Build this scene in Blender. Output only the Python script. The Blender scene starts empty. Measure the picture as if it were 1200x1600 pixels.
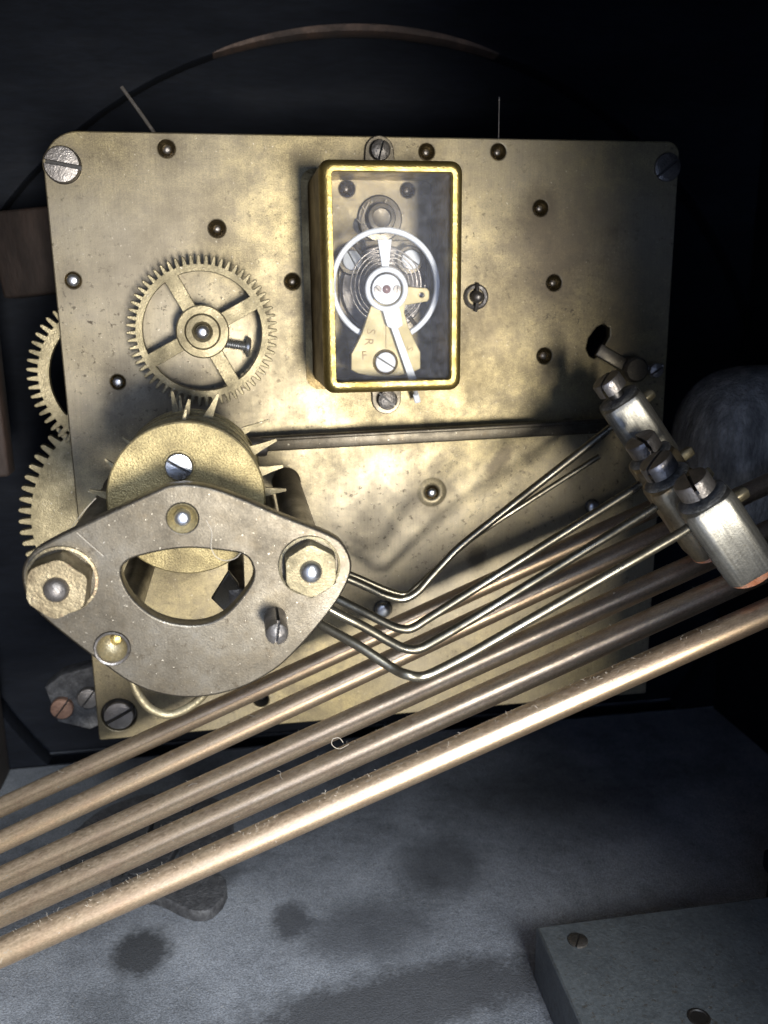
import bpy, bmesh, math, random
from mathutils import Vector, Matrix
random.seed(11)
MM = 0.001
C = bpy.context.scene.collection
sc = bpy.context.scene

# ------------------------------------------------------------------ camera
F = 1366.0                                   # focal length in photo pixels (1200 x 1600)
hx = Vector((8685, -431, F)).normalized()    # plate's horizontal seen by the camera (x right, y down, z away)
vx = Vector((60, 5537, F)); vx = (vx - hx * vx.dot(hx)).normalized()
nx = hx.cross(vx)
CAM = Vector((-32.165, -200.749, 34.896))    # mm; plate front is y = 0, its centre the origin
D = 200.749
cd = bpy.data.cameras.new('camera'); cam = bpy.data.objects.new('camera', cd); C.objects.link(cam)
cd.sensor_fit = 'VERTICAL'; cd.sensor_height = 36; cd.lens = F / 1600 * 36
cd.clip_start = 0.005; cd.clip_end = 10
M = Matrix(((hx.x, -hx.y, -hx.z), (nx.x, -nx.y, -nx.z), (-vx.x, vx.y, vx.z))).to_4x4()
M.translation = CAM * MM
cam.matrix_world = M
cd.dof.use_dof = True; cd.dof.focus_distance = 0.165; cd.dof.aperture_fstop = 26
sc.camera = cam

# ------------------------------------------------------------------ world, lamps, exposure
w = bpy.data.worlds.new('World'); sc.world = w; w.use_nodes = True
bg = w.node_tree.nodes['Background']; bg.inputs[0].default_value = (0.46, 0.61, 1.0, 1); bg.inputs[1].default_value = 2.1
sc.view_settings.view_transform = 'Standard'; sc.view_settings.look = 'None'
sc.view_settings.exposure = 0; sc.view_settings.gamma = 1

def area(name, loc, target, sx, sy, power, col):
    l = bpy.data.lights.new(name, 'AREA'); l.shape = 'RECTANGLE'; l.size = sx * MM; l.size_y = sy * MM
    l.energy = power; l.color = col
    o = bpy.data.objects.new(name, l); C.objects.link(o); o.location = Vector(loc) * MM
    o.rotation_euler = (Vector(target) - Vector(loc)).to_track_quat('-Z', 'Y').to_euler()
    return o
area('daylight_lamp', (92, -800, -84), (-10, 0, -20), 100, 170, 10.6, (1.0, 0.95, 0.86))
area('floor_fill_lamp', (100, -800, 500), (-30, -20, -90), 300, 300, 20.0, (0.90, 0.95, 1.0))  # added cool fill from above, brightens the floor and the rods

# ------------------------------------------------------------------ helpers
def ray(px, py):
    d = Vector(((px - 600) / F, (py - 800) / F, 1))
    return Vector((d.dot(hx), d.dot(nx), -d.dot(vx)))
def P(px, py, h=0):                          # photo pixel -> point (mm) on the plane h mm in front of the plate
    d = ray(px, py); t = (D - h) / d.y
    return Vector((CAM.x + t * d.x, -h, CAM.z + t * d.z))
def PF(px, py, z):                           # photo pixel -> point on the level plane z
    d = ray(px, py); t = (z - CAM.z) / d.z
    return CAM + d * t
def H(r): return D * (1 - 1 / r)             # height whose magnification is r
def pm(h, px=600, py=800): return (D - h) / D * D / F / ray(px, py).y   # mm per photo pixel at height h

def link(name, me, mat, parent=None, loc=(0, 0, 0), rot=None):
    o = bpy.data.objects.new(name, me); C.objects.link(o)
    if mat and not me.materials:
        me.materials.append(mat)
        if 'screw' in name: me.materials.append(BLACKHOLE)  # black for the slot floor, painting the shade inside it
    if parent: o.parent = parent
    m = Matrix.Translation(Vector(loc) * MM)
    if rot is not None: m = m @ rot.to_4x4()
    o.matrix_local = m
    return o
def tag(o, label=None, cat=None, group=None, kind=None):
    if label: o['label'] = label
    if cat: o['category'] = cat
    if group: o['group'] = group
    if kind: o['kind'] = kind
    return o
def thing(name, label, cat, loc=(0, 0, 0), group=None):
    o = bpy.data.objects.new(name, None); C.objects.link(o); o.location = Vector(loc) * MM
    o.empty_display_size = 0.005
    return tag(o, label, cat, group)
FACE = Matrix.Rotation(math.radians(90), 3, 'X')          # local z -> towards the viewer (-Y), local y -> up
def aim(d, up=(0, 0, 1)):                                  # rotation whose local z is d
    z = Vector(d).normalized(); x = Vector(up).cross(z)
    if x.length < 1e-4: x = Vector((1, 0, 0))
    x.normalize(); y = z.cross(x)
    return Matrix((x, y, z)).transposed()
def finish(bm, name, smooth=True, ang=35):
    bmesh.ops.recalc_face_normals(bm, faces=bm.faces)
    me = bpy.data.meshes.new(name)
    for v in bm.verts: v.co *= MM
    bm.to_mesh(me); bm.free()
    if smooth:
        for p in me.polygons: p.use_smooth = True
        me.set_sharp_from_angle(angle=math.radians(ang))
    return me
def prism(name, outlines, z0, z1, bevel=0.25, res=1):      # flat plate with holes; outlines in mm, local xy
    cu = bpy.data.curves.new(name, 'CURVE'); cu.dimensions = '2D'; cu.fill_mode = 'BOTH'
    for ol in outlines:
        s = cu.splines.new('POLY'); s.points.add(len(ol) - 1)
        for q, p in zip(s.points, ol): q.co = (p[0] * MM, p[1] * MM, 0, 1)
        s.use_cyclic_u = True
    cu.extrude = max(1e-6, ((z1 - z0) / 2 - bevel) * MM); cu.bevel_depth = bevel * MM; cu.bevel_resolution = res
    cu.offset = -bevel * MM
    t = bpy.data.objects.new(name, cu); C.objects.link(t)
    dg = bpy.context.evaluated_depsgraph_get()
    me = bpy.data.meshes.new_from_object(t.evaluated_get(dg))
    bpy.data.objects.remove(t); bpy.data.curves.remove(cu)
    me.transform(Matrix.Translation((0, 0, (z0 + z1) / 2 * MM)))
    for p in me.polygons: p.use_smooth = True
    me.set_sharp_from_angle(angle=math.radians(40))
    me.name = name; me.materials.clear()
    return me
def lathe(name, prof, n=32, ang=35, seg=None):             # profile of (r, z)
    bm = bmesh.new(); rings = []
    for r, z in prof:
        if r < 1e-4: rings.append([bm.verts.new((0, 0, z))])
        else: rings.append([bm.verts.new((r * math.cos(2 * math.pi * k / n), r * math.sin(2 * math.pi * k / n), z)) for k in range(n)])
    for a, b in zip(rings, rings[1:]):
        for k in range(n):
            k2 = (k + 1) % n
            if len(a) == 1 and len(b) == 1: continue
            if len(a) == 1: bm.faces.new((a[0], b[k], b[k2]))
            elif len(b) == 1: bm.faces.new((a[k], b[0], a[k2]))
            else: bm.faces.new((a[k], b[k], b[k2], a[k2]))
    return finish(bm, name, True, ang)
def tube_bm(bm, pts, r, n=10, r2=None, jit=0):
    pts = [Vector(p) for p in pts]; rings = []; N = len(pts)
    u = None
    for i, p in enumerate(pts):
        t = (pts[min(i + 1, N - 1)] - pts[max(i - 1, 0)]).normalized()
        if u is None:
            u = t.orthogonal().normalized()
        u = (u - t * u.dot(t)).normalized(); v = t.cross(u)
        rr = r if r2 is None else r + (r2 - r) * i / (N - 1)
        rr *= 1 + random.uniform(-jit, jit)
        rings.append([bm.verts.new(p + (u * math.cos(2 * math.pi * k / n) + v * math.sin(2 * math.pi * k / n)) * rr) for k in range(n)])
    for a, b in zip(rings, rings[1:]):
        for k in range(n): bm.faces.new((a[k], a[(k + 1) % n], b[(k + 1) % n], b[k]))
    bm.faces.new(rings[0][::-1]); bm.faces.new(rings[-1])
def spline(pts, sub=6):                                    # Catmull-Rom
    pts = [Vector(p) for p in pts]; out = []
    for i in range(len(pts) - 1):
        p0, p1, p2, p3 = pts[max(i - 1, 0)], pts[i], pts[i + 1], pts[min(i + 2, len(pts) - 1)]
        for k in range(sub):
            t = k / sub
            out.append(0.5 * ((2 * p1) + (p2 - p0) * t + (2 * p0 - 5 * p1 + 4 * p2 - p3) * t * t + (3 * p1 - p0 - 3 * p2 + p3) * t ** 3))
    out.append(pts[-1]); return out
def closed_spline(pts, sub=5):
    n = len(pts); pts = [Vector(p) for p in pts]; out = []
    for i in range(n):
        p0, p1, p2, p3 = pts[i - 1], pts[i], pts[(i + 1) % n], pts[(i + 2) % n]
        for k in range(sub):
            t = k / sub
            out.append(0.5 * ((2 * p1) + (p2 - p0) * t + (2 * p0 - 5 * p1 + 4 * p2 - p3) * t * t + (3 * p1 - p0 - 3 * p2 + p3) * t ** 3))
    return out
def tube(name, pts, r, n=12, r2=None, org=(0, 0, 0), jit=0):
    bm = bmesh.new(); o = Vector(org)
    tube_bm(bm, [Vector(p) - o for p in pts], r, n, r2, jit)
    return finish(bm, name)
def rbox(name, sx, sy, sz, bev=0.5, seg=2, z0=None):       # box centred in xy; z from z0
    bm = bmesh.new(); bmesh.ops.create_cube(bm, size=1)
    for v in bm.verts:
        v.co = Vector((v.co.x * sx, v.co.y * sy, v.co.z * sz + (0 if z0 is None else z0 + sz / 2)))
    bmesh.ops.bevel(bm, geom=bm.edges[:], offset=bev, segments=seg, affect='EDGES', profile=0.5)
    return finish(bm, name, True, 50)
def circle(cx, cy, r, n=40, a0=0): return [(cx + r * math.cos(a0 + 2 * math.pi * k / n), cy + r * math.sin(a0 + 2 * math.pi * k / n)) for k in range(n)]
def rrect(cx, cy, hw, hh, r, n=6):
    out = []
    for qx, qy, a in ((1, 1, 0), (-1, 1, 90), (-1, -1, 180), (1, -1, 270)):
        for k in range(n + 1):
            t = math.radians(a + 90 * k / n)
            out.append((cx + qx * (hw - r) + r * math.cos(t), cy + qy * (hh - r) + r * math.sin(t)))
    return out
def gear(R, n, depth, n_windows=0, Rin=0, Rhub=0, spoke=0, a0=0, tip=0.45, root=0.66):
    ol = []
    for k in range(n):
        a = 2 * math.pi * k / n; s = 2 * math.pi / n
        for fr, rr in ((-root / 2, R - depth), (-tip / 2 * 1.15, R - depth * .55), (-tip / 2 * .8, R - depth * .12), (0, R), (tip / 2 * .8, R - depth * .12), (tip / 2 * 1.15, R - depth * .55), (root / 2, R - depth)):
            ol.append((rr * math.cos(a + fr * s), rr * math.sin(a + fr * s)))
    out = [ol]
    for k in range(n_windows):
        b0 = a0 + 2 * math.pi * k / n_windows; b1 = b0 + 2 * math.pi / n_windows
        o1 = math.asin(spoke / 2 / Rin); i1 = math.asin(spoke / 2 / Rhub); win = []
        for j in range(13): t = b0 + o1 + (b1 - b0 - 2 * o1) * j / 12; win.append((Rin * math.cos(t), Rin * math.sin(t)))
        for j in range(9): t = b1 - i1 - (b1 - b0 - 2 * i1) * j / 8; win.append((Rhub * math.cos(t), Rhub * math.sin(t)))
        out.append(win)
    return out

# ------------------------------------------------------------------ materials
def mat(name, cols, metallic=0.0, rough=0.5, nscale=60, bump=0.1, bscale=1500, speck=0.0, speckcol=(0.02, 0.016, 0.01), spscale=500,
        dust=0.0, dustcol=(0.30, 0.28, 0.25), rvar=0.12, detail=7, stretch=None, fine=0.25, spec=0.5, pits=0.0, grey=None, brush=0.0, flecks=0.0, nrough=0.6, blot=0.0, baxis=(1, 0.04, 1)):
    m = bpy.data.materials.new(name); m.use_nodes = True
    nt = m.node_tree; N = nt.nodes; L = nt.links; b = N['Principled BSDF']
    tc = N.new('ShaderNodeTexCoord'); src = tc.outputs['Object']
    if stretch:
        mp = N.new('ShaderNodeMapping'); L.new(src, mp.inputs[0]); mp.inputs['Rotation'].default_value = stretch[0]; mp.inputs['Scale'].default_value = stretch[1]; src = mp.outputs[0]
    def noise(s, d=detail, rg=0.6):
        n = N.new('ShaderNodeTexNoise'); n.inputs['Scale'].default_value = s; n.inputs['Detail'].default_value = d; n.inputs['Roughness'].default_value = rg
        L.new(src, n.inputs['Vector']); return n.outputs['Fac']
    def ramp(v, lo, hi, a=0.0, bb=1.0):
        r = N.new('ShaderNodeMapRange'); r.inputs[1].default_value = lo; r.inputs[2].default_value = hi; r.inputs[3].default_value = a; r.inputs[4].default_value = bb
        r.clamp = True; L.new(v, r.inputs[0]); return r.outputs[0]
    def mix(f, a, bb, mode='MIX'):
        x = N.new('ShaderNodeMix'); x.data_type = 'RGBA'; x.blend_type = mode
        for s, v in ((x.inputs[0], f), (x.inputs[6], a), (x.inputs[7], bb)):
            if hasattr(v, 'links'): L.new(v, s)
            else: s.default_value = v if isinstance(v, float) else (*v, 1)
        return x.outputs[2]
    n1 = noise(nscale, detail, nrough)
    cr = N.new('ShaderNodeValToRGB'); L.new(n1, cr.inputs[0])
    el = cr.color_ramp.elements; k = len(cols)
    while len(el) < k: el.new(0.5)
    for i, cc in enumerate(cols):
        el[i].position = 0.32 + 0.38 * i / max(1, k - 1); el[i].color = (*cc, 1)
    col = cr.outputs[0]
    nf = noise(bscale, 3)
    if fine: col = mix(ramp(nf, 0.35, 0.65, 0, fine), col, (0.0, 0.0, 0.0))
    if speck:
        sp = ramp(noise(spscale, 5, 0.7), 0.60, 0.70, 0, speck)
        col = mix(sp, col, speckcol)
    if blot: col = mix(ramp(noise(210, 6, 0.75), 0.47, 0.66, 0, blot), col, (0.10, 0.08, 0.05))
    if grey: col = mix(ramp(noise(grey[1], 3, 0.55), 0.42, 0.62, 0, grey[2]), col, grey[0])
    if pits:
        pm_ = N.new('ShaderNodeMath'); pm_.operation = 'MULTIPLY'
        L.new(ramp(noise(620, 4, 0.75), 0.585, 0.64), pm_.inputs[0]); L.new(ramp(noise(24, 4, 0.6), 0.40, 0.62, 0.12, pits), pm_.inputs[1])
        col = mix(pm_.outputs[0], col, (0.035, 0.026, 0.015))
    if flecks: col = mix(ramp(noise(1250, 3, 0.7), 0.66, 0.71, 0, flecks), col, (0.55, 0.5, 0.4))
    if brush:
        mpb = N.new('ShaderNodeMapping'); L.new(tc.outputs['Object'], mpb.inputs[0]); mpb.inputs['Scale'].default_value = baxis
        bn = N.new('ShaderNodeTexNoise'); bn.inputs['Scale'].default_value = 2600; bn.inputs['Detail'].default_value = 3; L.new(mpb.outputs[0], bn.inputs['Vector'])
        col = mix(ramp(bn.outputs['Fac'], 0.35, 0.65, 0, brush), col, (0.02, 0.016, 0.01))
    rg = ramp(n1, 0.3, 0.7, rough + rvar, rough - rvar)
    if dust:
        ge = N.new('ShaderNodeNewGeometry'); sx = N.new('ShaderNodeSeparateXYZ'); L.new(ge.outputs['Normal'], sx.inputs[0])
        up = ramp(sx.outputs['Z'], 0.05, 0.75)
        dn = ramp(noise(bscale * 0.45, 5, 0.75), 0.30, 0.66)
        mu = N.new('ShaderNodeMath'); mu.operation = 'MULTIPLY'; L.new(up, mu.inputs[0]); L.new(dn, mu.inputs[1])
        m2 = N.new('ShaderNodeMath'); m2.operation = 'MULTIPLY'; L.new(mu.outputs[0], m2.inputs[0]); m2.inputs[1].default_value = dust
        col = mix(m2.outputs[0], col, dustcol)
        L.new(ramp(m2.outputs[0], 0, 1, metallic, 0), b.inputs['Metallic'])
        mr = N.new('ShaderNodeMath'); mr.operation = 'MAXIMUM'; L.new(rg, mr.inputs[0]); L.new(m2.outputs[0], mr.inputs[1]); rg = mr.outputs[0]
    else: b.inputs['Metallic'].default_value = metallic
    L.new(col, b.inputs['Base Color']); L.new(rg, b.inputs['Roughness'])
    b.inputs['Specular IOR Level'].default_value = spec
    if bump:
        bp = N.new('ShaderNodeBump'); bp.inputs['Strength'].default_value = bump; bp.inputs['Distance'].default_value = 0.0004
        ad = N.new('ShaderNodeMath'); ad.operation = 'ADD'; L.new(nf, ad.inputs[0]); L.new(noise(bscale * .25, 4), ad.inputs[1])
        L.new(ad.outputs[0], bp.inputs['Height']); L.new(bp.outputs[0], b.inputs['Normal'])
    return m

PLATE = mat('tarnished_brass', [(0.13, 0.105, 0.06), (0.25, 0.203, 0.105), (0.45, 0.36, 0.165)], 0.65, 0.44, 65, 0.06, 3600, 0.6, (0.085, 0.065, 0.035), 300, fine=0.5, pits=1.0, grey=((0.17, 0.15, 0.115), 16, 0.75), brush=0.12, flecks=0.5, nrough=0.72, blot=0.55)
DULL = mat('dull_grey_brass', [(0.042, 0.035, 0.025), (0.10, 0.087, 0.065), (0.17, 0.152, 0.118)], 0.85, 0.40, 60, 0.06, 3600, 0.6, (0.09, 0.07, 0.045), 300, dust=0.3, fine=0.3, pits=0.6, brush=0.1, flecks=0.7, nrough=0.7, blot=0.35)
GRAINY = mat('dusty_yellow_brass', [(0.19, 0.15, 0.075), (0.34, 0.275, 0.13), (0.43, 0.35, 0.17)], 0.6, 0.5, 120, 0.3, 3200, 0.7, (0.12, 0.09, 0.04), 700, dust=0.5, dustcol=(0.42, 0.38, 0.26), fine=0.45)
GEARM = mat('old_brass', [(0.14, 0.118, 0.07), (0.24, 0.203, 0.12), (0.31, 0.262, 0.158)], 0.7, 0.46, 150, 0.2, 3200, 0.4, (0.1, 0.08, 0.05), 500, dust=0.4, dustcol=(0.4, 0.36, 0.26), fine=0.3, flecks=0.7, pits=0.5)
GOLD = mat('bright_gilt_brass', [(0.30, 0.22, 0.07), (0.46, 0.35, 0.12), (0.58, 0.45, 0.17)], 0.95, 0.4, 260, 0.25, 2600, 0.75, (0.2, 0.13, 0.04), 900, fine=0.2)
WALLM = mat('dark_brass_wall', [(0.10, 0.07, 0.035), (0.2, 0.145, 0.065), (0.30, 0.22, 0.10)], 0.85, 0.42, 90, 0.15, 2500, 0.5, (0.05, 0.035, 0.02), 500, fine=0.3)
STEEL = mat('bright_steel', [(0.50, 0.51, 0.52), (0.66, 0.66, 0.66)], 0.95, 0.3, 300, 0.1, 2500, 0.25, (0.2, 0.19, 0.17), 900, fine=0.1)
SILVER = mat('white_nickel', [(0.52, 0.55, 0.58), (0.62, 0.64, 0.66)], 0.1, 0.55, 200, 0.05, 2500, fine=0.06)
COCKM = mat('pale_matt_gilding', [(0.44, 0.36, 0.17), (0.54, 0.45, 0.23)], 0.15, 0.55, 200, 0.08, 2500, fine=0.1)
DARKST = mat('dark_oiled_steel', [(0.05, 0.045, 0.04), (0.13, 0.12, 0.11), (0.2, 0.18, 0.16)], 0.8, 0.4, 200, 0.25, 2000, 0.4, fine=0.2)
SCREWM = mat('worn_steel_screw', [(0.14, 0.127, 0.115), (0.25, 0.23, 0.21), (0.36, 0.33, 0.30)], 0.85, 0.42, 250, 0.25, 2000, 0.35, fine=0.2)
BLACKHOLE = mat('black_recess_shade', [(0.008, 0.007, 0.006), (0.018, 0.015, 0.012)], 0.0, 0.5, 200, 0.1, 2000, fine=0)  # paints the dark inside screw slots and holes
CUPM = mat('dark_brass_sink', [(0.06, 0.045, 0.02), (0.16, 0.12, 0.06)], 0.9, 0.3, 300, 0.1, 2000, fine=0.1)
WIREM = mat('grey_brass_wire', [(0.12, 0.108, 0.08), (0.22, 0.20, 0.15), (0.32, 0.295, 0.23)], 0.9, 0.33, 120, 0.0, 2000, 0.4, (0.07, 0.06, 0.04), 600, fine=0.25)
ROD = mat('dusty_copper_brass_rod', [(0.46, 0.325, 0.21), (0.57, 0.42, 0.27), (0.65, 0.495, 0.32)], 0.92, 0.35, 420, 0.04, 4200, 0.35, (0.2, 0.135, 0.085), 900, dust=0.45, dustcol=(0.34, 0.275, 0.21), fine=0.3, rvar=0.05, flecks=0.7, stretch=((0, 0, 0), (1, 1, 0.45)))
HEADM = mat('brushed_pale_brass_head', [(0.21, 0.20, 0.165), (0.315, 0.30, 0.25), (0.40, 0.385, 0.325)], 0.75, 0.42, 160, 0.08, 2600, 0.5, (0.12, 0.10, 0.06), 420, fine=0.25, brush=0.35, baxis=(1, 1, 0.04), nrough=0.7, pits=0.4, flecks=0.4)
HEADEND = mat('grimy_hammer_end', [(0.07, 0.07, 0.063), (0.2, 0.195, 0.175), (0.38, 0.36, 0.32)], 0.3, 0.6, 400, 0.5, 2000, fine=0.3)
PADM = mat('worn_orange_leather', [(0.34, 0.11, 0.04), (0.52, 0.20, 0.09), (0.62, 0.34, 0.2)], 0, 0.85, 500, 0.8, 2000, fine=0.2)
IRON = mat('black_dusty_iron', [(0.07, 0.066, 0.056), (0.16, 0.15, 0.13), (0.34, 0.32, 0.28)], 0.0, 0.6, 300, 1.0, 1500, dust=0.5, dustcol=(0.16, 0.16, 0.16), stretch=((0, 0, 0.6), (1, 1, 0.35)), fine=0.3)
BLACKWOOD = mat('black_stained_wood', [(0.0015, 0.0022, 0.004), (0.0028, 0.004, 0.007), (0.0055, 0.007, 0.0108)], 0, 0.85, 40, 0.35, 900, fine=0.3, stretch=((0, 0, 0), (0.25, 1, 1)), spec=0.12)
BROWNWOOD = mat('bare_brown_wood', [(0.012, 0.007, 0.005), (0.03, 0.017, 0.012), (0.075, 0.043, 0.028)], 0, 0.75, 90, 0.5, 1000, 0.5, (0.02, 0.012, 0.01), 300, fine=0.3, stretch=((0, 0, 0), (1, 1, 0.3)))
DARKWOOD = mat('dark_brown_wood', [(0.006, 0.004, 0.0035), (0.011, 0.007, 0.0055), (0.02, 0.012, 0.009)], 0, 0.8, 90, 0.5, 1000, fine=0.3, stretch=((0, 0, 0), (1, 1, 0.3)), spec=0.2)
BLOCKM = mat('grey_green_painted_block', [(0.05, 0.057, 0.06), (0.078, 0.087, 0.09), (0.105, 0.115, 0.118)], 0.0, 0.6, 60, 0.2, 1500, 0.4, (0.025, 0.025, 0.025), 250, fine=0.3, pits=0.7, nrough=0.75, flecks=0.15)
LINT = mat('pale_lint', [(0.32, 0.28, 0.22), (0.44, 0.4, 0.33)], 0, 0.9, 100, 0, 100, fine=0)
CRUST = mat('dark_crusty_patch', [(0.015, 0.015, 0.017), (0.04, 0.04, 0.042), (0.085, 0.085, 0.087)], 0, 0.8, 350, 0.7, 1800, dust=0.25, dustcol=(0.14, 0.14, 0.145), fine=0.4)
RUBY = mat('dark_red_jewel', [(0.10, 0.03, 0.04), (0.14, 0.05, 0.05)], 0, 0.15, 100, 0, 100, fine=0)
INK = mat('engraved_brown_lettering', [(0.22, 0.15, 0.06), (0.28, 0.19, 0.08)], 0.2, 0.6, 300, 0, 100, fine=0)

def glass():
    m = bpy.data.materials.new('dusty_window_glass'); m.use_nodes = True; N = m.node_tree.nodes; L = m.node_tree.links
    N.remove(N['Principled BSDF'])
    tr = N.new('ShaderNodeBsdfTransparent'); gl = N.new('ShaderNodeBsdfGlossy'); gl.inputs['Roughness'].default_value = 0.3
    df = N.new('ShaderNodeBsdfDiffuse'); df.inputs[0].default_value = (0.5, 0.52, 0.6, 1)
    fr = N.new('ShaderNodeFresnel'); fr.inputs[0].default_value = 1.16
    tc = N.new('ShaderNodeTexCoord'); no = N.new('ShaderNodeTexNoise'); no.inputs['Scale'].default_value = 700; no.inputs['Detail'].default_value = 6
    L.new(tc.outputs['Object'], no.inputs['Vector'])
    mr = N.new('ShaderNodeMapRange'); mr.inputs[1].default_value = 0.4; mr.inputs[2].default_value = 0.75; mr.inputs[3].default_value = 0.03; mr.inputs[4].default_value = 0.07
    L.new(no.outputs['Fac'], mr.inputs[0])
    m1 = N.new('ShaderNodeMixShader'); L.new(mr.outputs[0], m1.inputs[0]); L.new(tr.outputs[0], m1.inputs[1]); L.new(df.outputs[0], m1.inputs[2])
    m2 = N.new('ShaderNodeMixShader'); L.new(fr.outputs[0], m2.inputs[0]); L.new(m1.outputs[0], m2.inputs[1]); L.new(gl.outputs[0], m2.inputs[2])
    L.new(m2.outputs[0], N['Material Output'].inputs[0]); return m
GLASS = glass()

# ------------------------------------------------------------------ the case (setting)
HB = -60                                     # front face of the case front, behind the movement
ZF = P(600, 1150, HB).z                      # floor level
def stains_and_shade(m, lst):
    """worn and dirty patches, and painted shade, at places of their own: (centre mm, rx, ry, colour, softness, amount, rotation)"""
    nt = m.node_tree; N = nt.nodes; L = nt.links; b = N['Principled BSDF']
    src = b.inputs['Base Color'].links[0].from_socket
    geo = N.new('ShaderNodeTexCoord')
    nz = N.new('ShaderNodeTexNoise'); nz.inputs['Scale'].default_value = 230; nz.inputs['Detail'].default_value = 6; L.new(geo.outputs['Object'], nz.inputs[0])
    nf = N.new('ShaderNodeTexNoise'); nf.inputs['Scale'].default_value = 1300; nf.inputs['Detail'].default_value = 6; nf.inputs['Roughness'].default_value = 0.7; L.new(geo.outputs['Object'], nf.inputs[0])
    sm = N.new('ShaderNodeMath'); sm.operation = 'MULTIPLY_ADD'; L.new(nf.outputs['Fac'], sm.inputs[0]); sm.inputs[1].default_value = 1.3; sm.inputs[2].default_value = -0.65
    s2 = N.new('ShaderNodeMath'); s2.operation = 'MULTIPLY_ADD'; L.new(nz.outputs['Fac'], s2.inputs[0]); s2.inputs[1].default_value = 0.9; L.new(sm.outputs[0], s2.inputs[2])
    s3 = N.new('ShaderNodeMath'); s3.operation = 'SUBTRACT'; L.new(s2.outputs[0], s3.inputs[0]); s3.inputs[1].default_value = 0.45
    for c, rx, ry, col, soft, amt, rot in lst:
        sub = N.new('ShaderNodeVectorMath'); sub.operation = 'SUBTRACT'; L.new(geo.outputs['Object'], sub.inputs[0]); sub.inputs[1].default_value = Vector(c) * MM
        mp = N.new('ShaderNodeMapping'); mp.vector_type = 'TEXTURE'; mp.inputs['Rotation'].default_value = (0, 0, rot); mp.inputs['Scale'].default_value = (rx * MM, ry * MM, 1)
        L.new(sub.outputs[0], mp.inputs[0])
        ln = N.new('ShaderNodeVectorMath'); ln.operation = 'LENGTH'; L.new(mp.outputs[0], ln.inputs[0])
        ad = N.new('ShaderNodeMath'); ad.operation = 'ADD'; L.new(ln.outputs['Value'], ad.inputs[0]); L.new(s3.outputs[0], ad.inputs[1])
        mr = N.new('ShaderNodeMapRange'); mr.inputs[1].default_value = 1 + soft; mr.inputs[2].default_value = 1 - soft; mr.inputs[3].default_value = 0; mr.inputs[4].default_value = amt
        L.new(ad.outputs[0], mr.inputs[0])
        x = N.new('ShaderNodeMix'); x.data_type = 'RGBA'; L.new(mr.outputs[0], x.inputs[0]); L.new(src, x.inputs[6]); x.inputs[7].default_value = (*col, 1)
        src = x.outputs[2]
    L.new(src, b.inputs['Base Color'])
def floor_material():
    m = mat('dusty_black_floor_wood', [(0.13, 0.138, 0.15), (0.25, 0.264, 0.286), (0.36, 0.376, 0.398)], 0, 0.72, 34, 0.5, 2600, 0.6, (0.05, 0.052, 0.056), 420, fine=0.5, spec=0.3, nrough=0.72, flecks=0.25)
    f = lambda px, py: PF(px, py, ZF)
    stains_and_shade(m, [(f(222, 1485), 6.5, 7.5, (0.03, 0.031, 0.033), 0.3, 0.9, 0), (f(455, 1438), 4.6, 6, (0.035, 0.036, 0.04), 0.3, 0.8, 0),
               (f(570, 1455), 17, 8, (0.06, 0.063, 0.07), 0.35, 0.7, 0), (f(690, 1350), 11, 12, (0.04, 0.042, 0.047), 0.4, 0.65, 0),
               (f(620, 1570), 38, 9, (0.045, 0.046, 0.049), 0.25, 0.85, 0.12), (f(330, 1360), 7, 7, (0.05, 0.052, 0.056), 0.3, 0.6, 0),
               (f(860, 1250), 24, 16, (0.03, 0.031, 0.033), 0.7, 0.7, 0)])  # this wide soft patch paints shade onto the right of the floor
    return m
def board(name, cx, cy, cz, sx, sy, sz, m, bev=0.6, parent=None):
    return link(name, rbox(name, sx, sy, sz, bev), m, parent, (cx, cy, cz))
fl = link('case_floor', rbox('case_floor', 520, 290, 12, 0.4), None, None, (0, -76, ZF - 6))
fm = floor_material()
fl.data.materials.append(fm); fl.data.transform(Matrix.Translation((0, -0.076, (ZF - 6) * MM))); fl.location = (0, 0, 0)
tag(fl, kind='structure')
# front of the case, with the round dial opening cut through it
def circum(a, b, c):
    ax_, ay, bx_, by, cx, cy = a.x, a.z, b.x, b.z, c.x, c.z; d = 2 * (ax_ * (by - cy) + bx_ * (cy - ay) + cx * (ay - by))
    ux = ((ax_**2 + ay**2) * (by - cy) + (bx_**2 + by**2) * (cy - ay) + (cx**2 + cy**2) * (ay - by)) / d
    uy = ((ax_**2 + ay**2) * (cx - bx_) + (bx_**2 + by**2) * (ax_ - cx) + (cx**2 + cy**2) * (bx_ - ax_)) / d
    return Vector((ux, HB, uy)), math.hypot(ux - ax_, uy - ay)
oc, orad = circum(P(140, 186, HB), P(530, 46, HB), P(800, 92, HB))
fb = prism('case_front', [[(-200, ZF + 0.0), (200, ZF + 0.0), (200, 240), (-200, 240)], circle(oc.x, oc.z, orad, 96)], 0, 7, 0.4)
fbo = link('case_front', fb, BLACKWOOD, None, (0, -HB + 7, 0), FACE); tag(fbo, kind='structure')
dial = link('dial_back', lathe('dial_back', [(0, 0), (orad + 8, 0), (orad + 8, -2), (0, -2)], 72), BLACKWOOD, None, (oc.x, -HB + 9, oc.z), FACE)
tag(dial, 'back of the round black dial seen through the opening behind the brass plate', 'dial')
bm = bmesh.new(); rings = []
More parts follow.
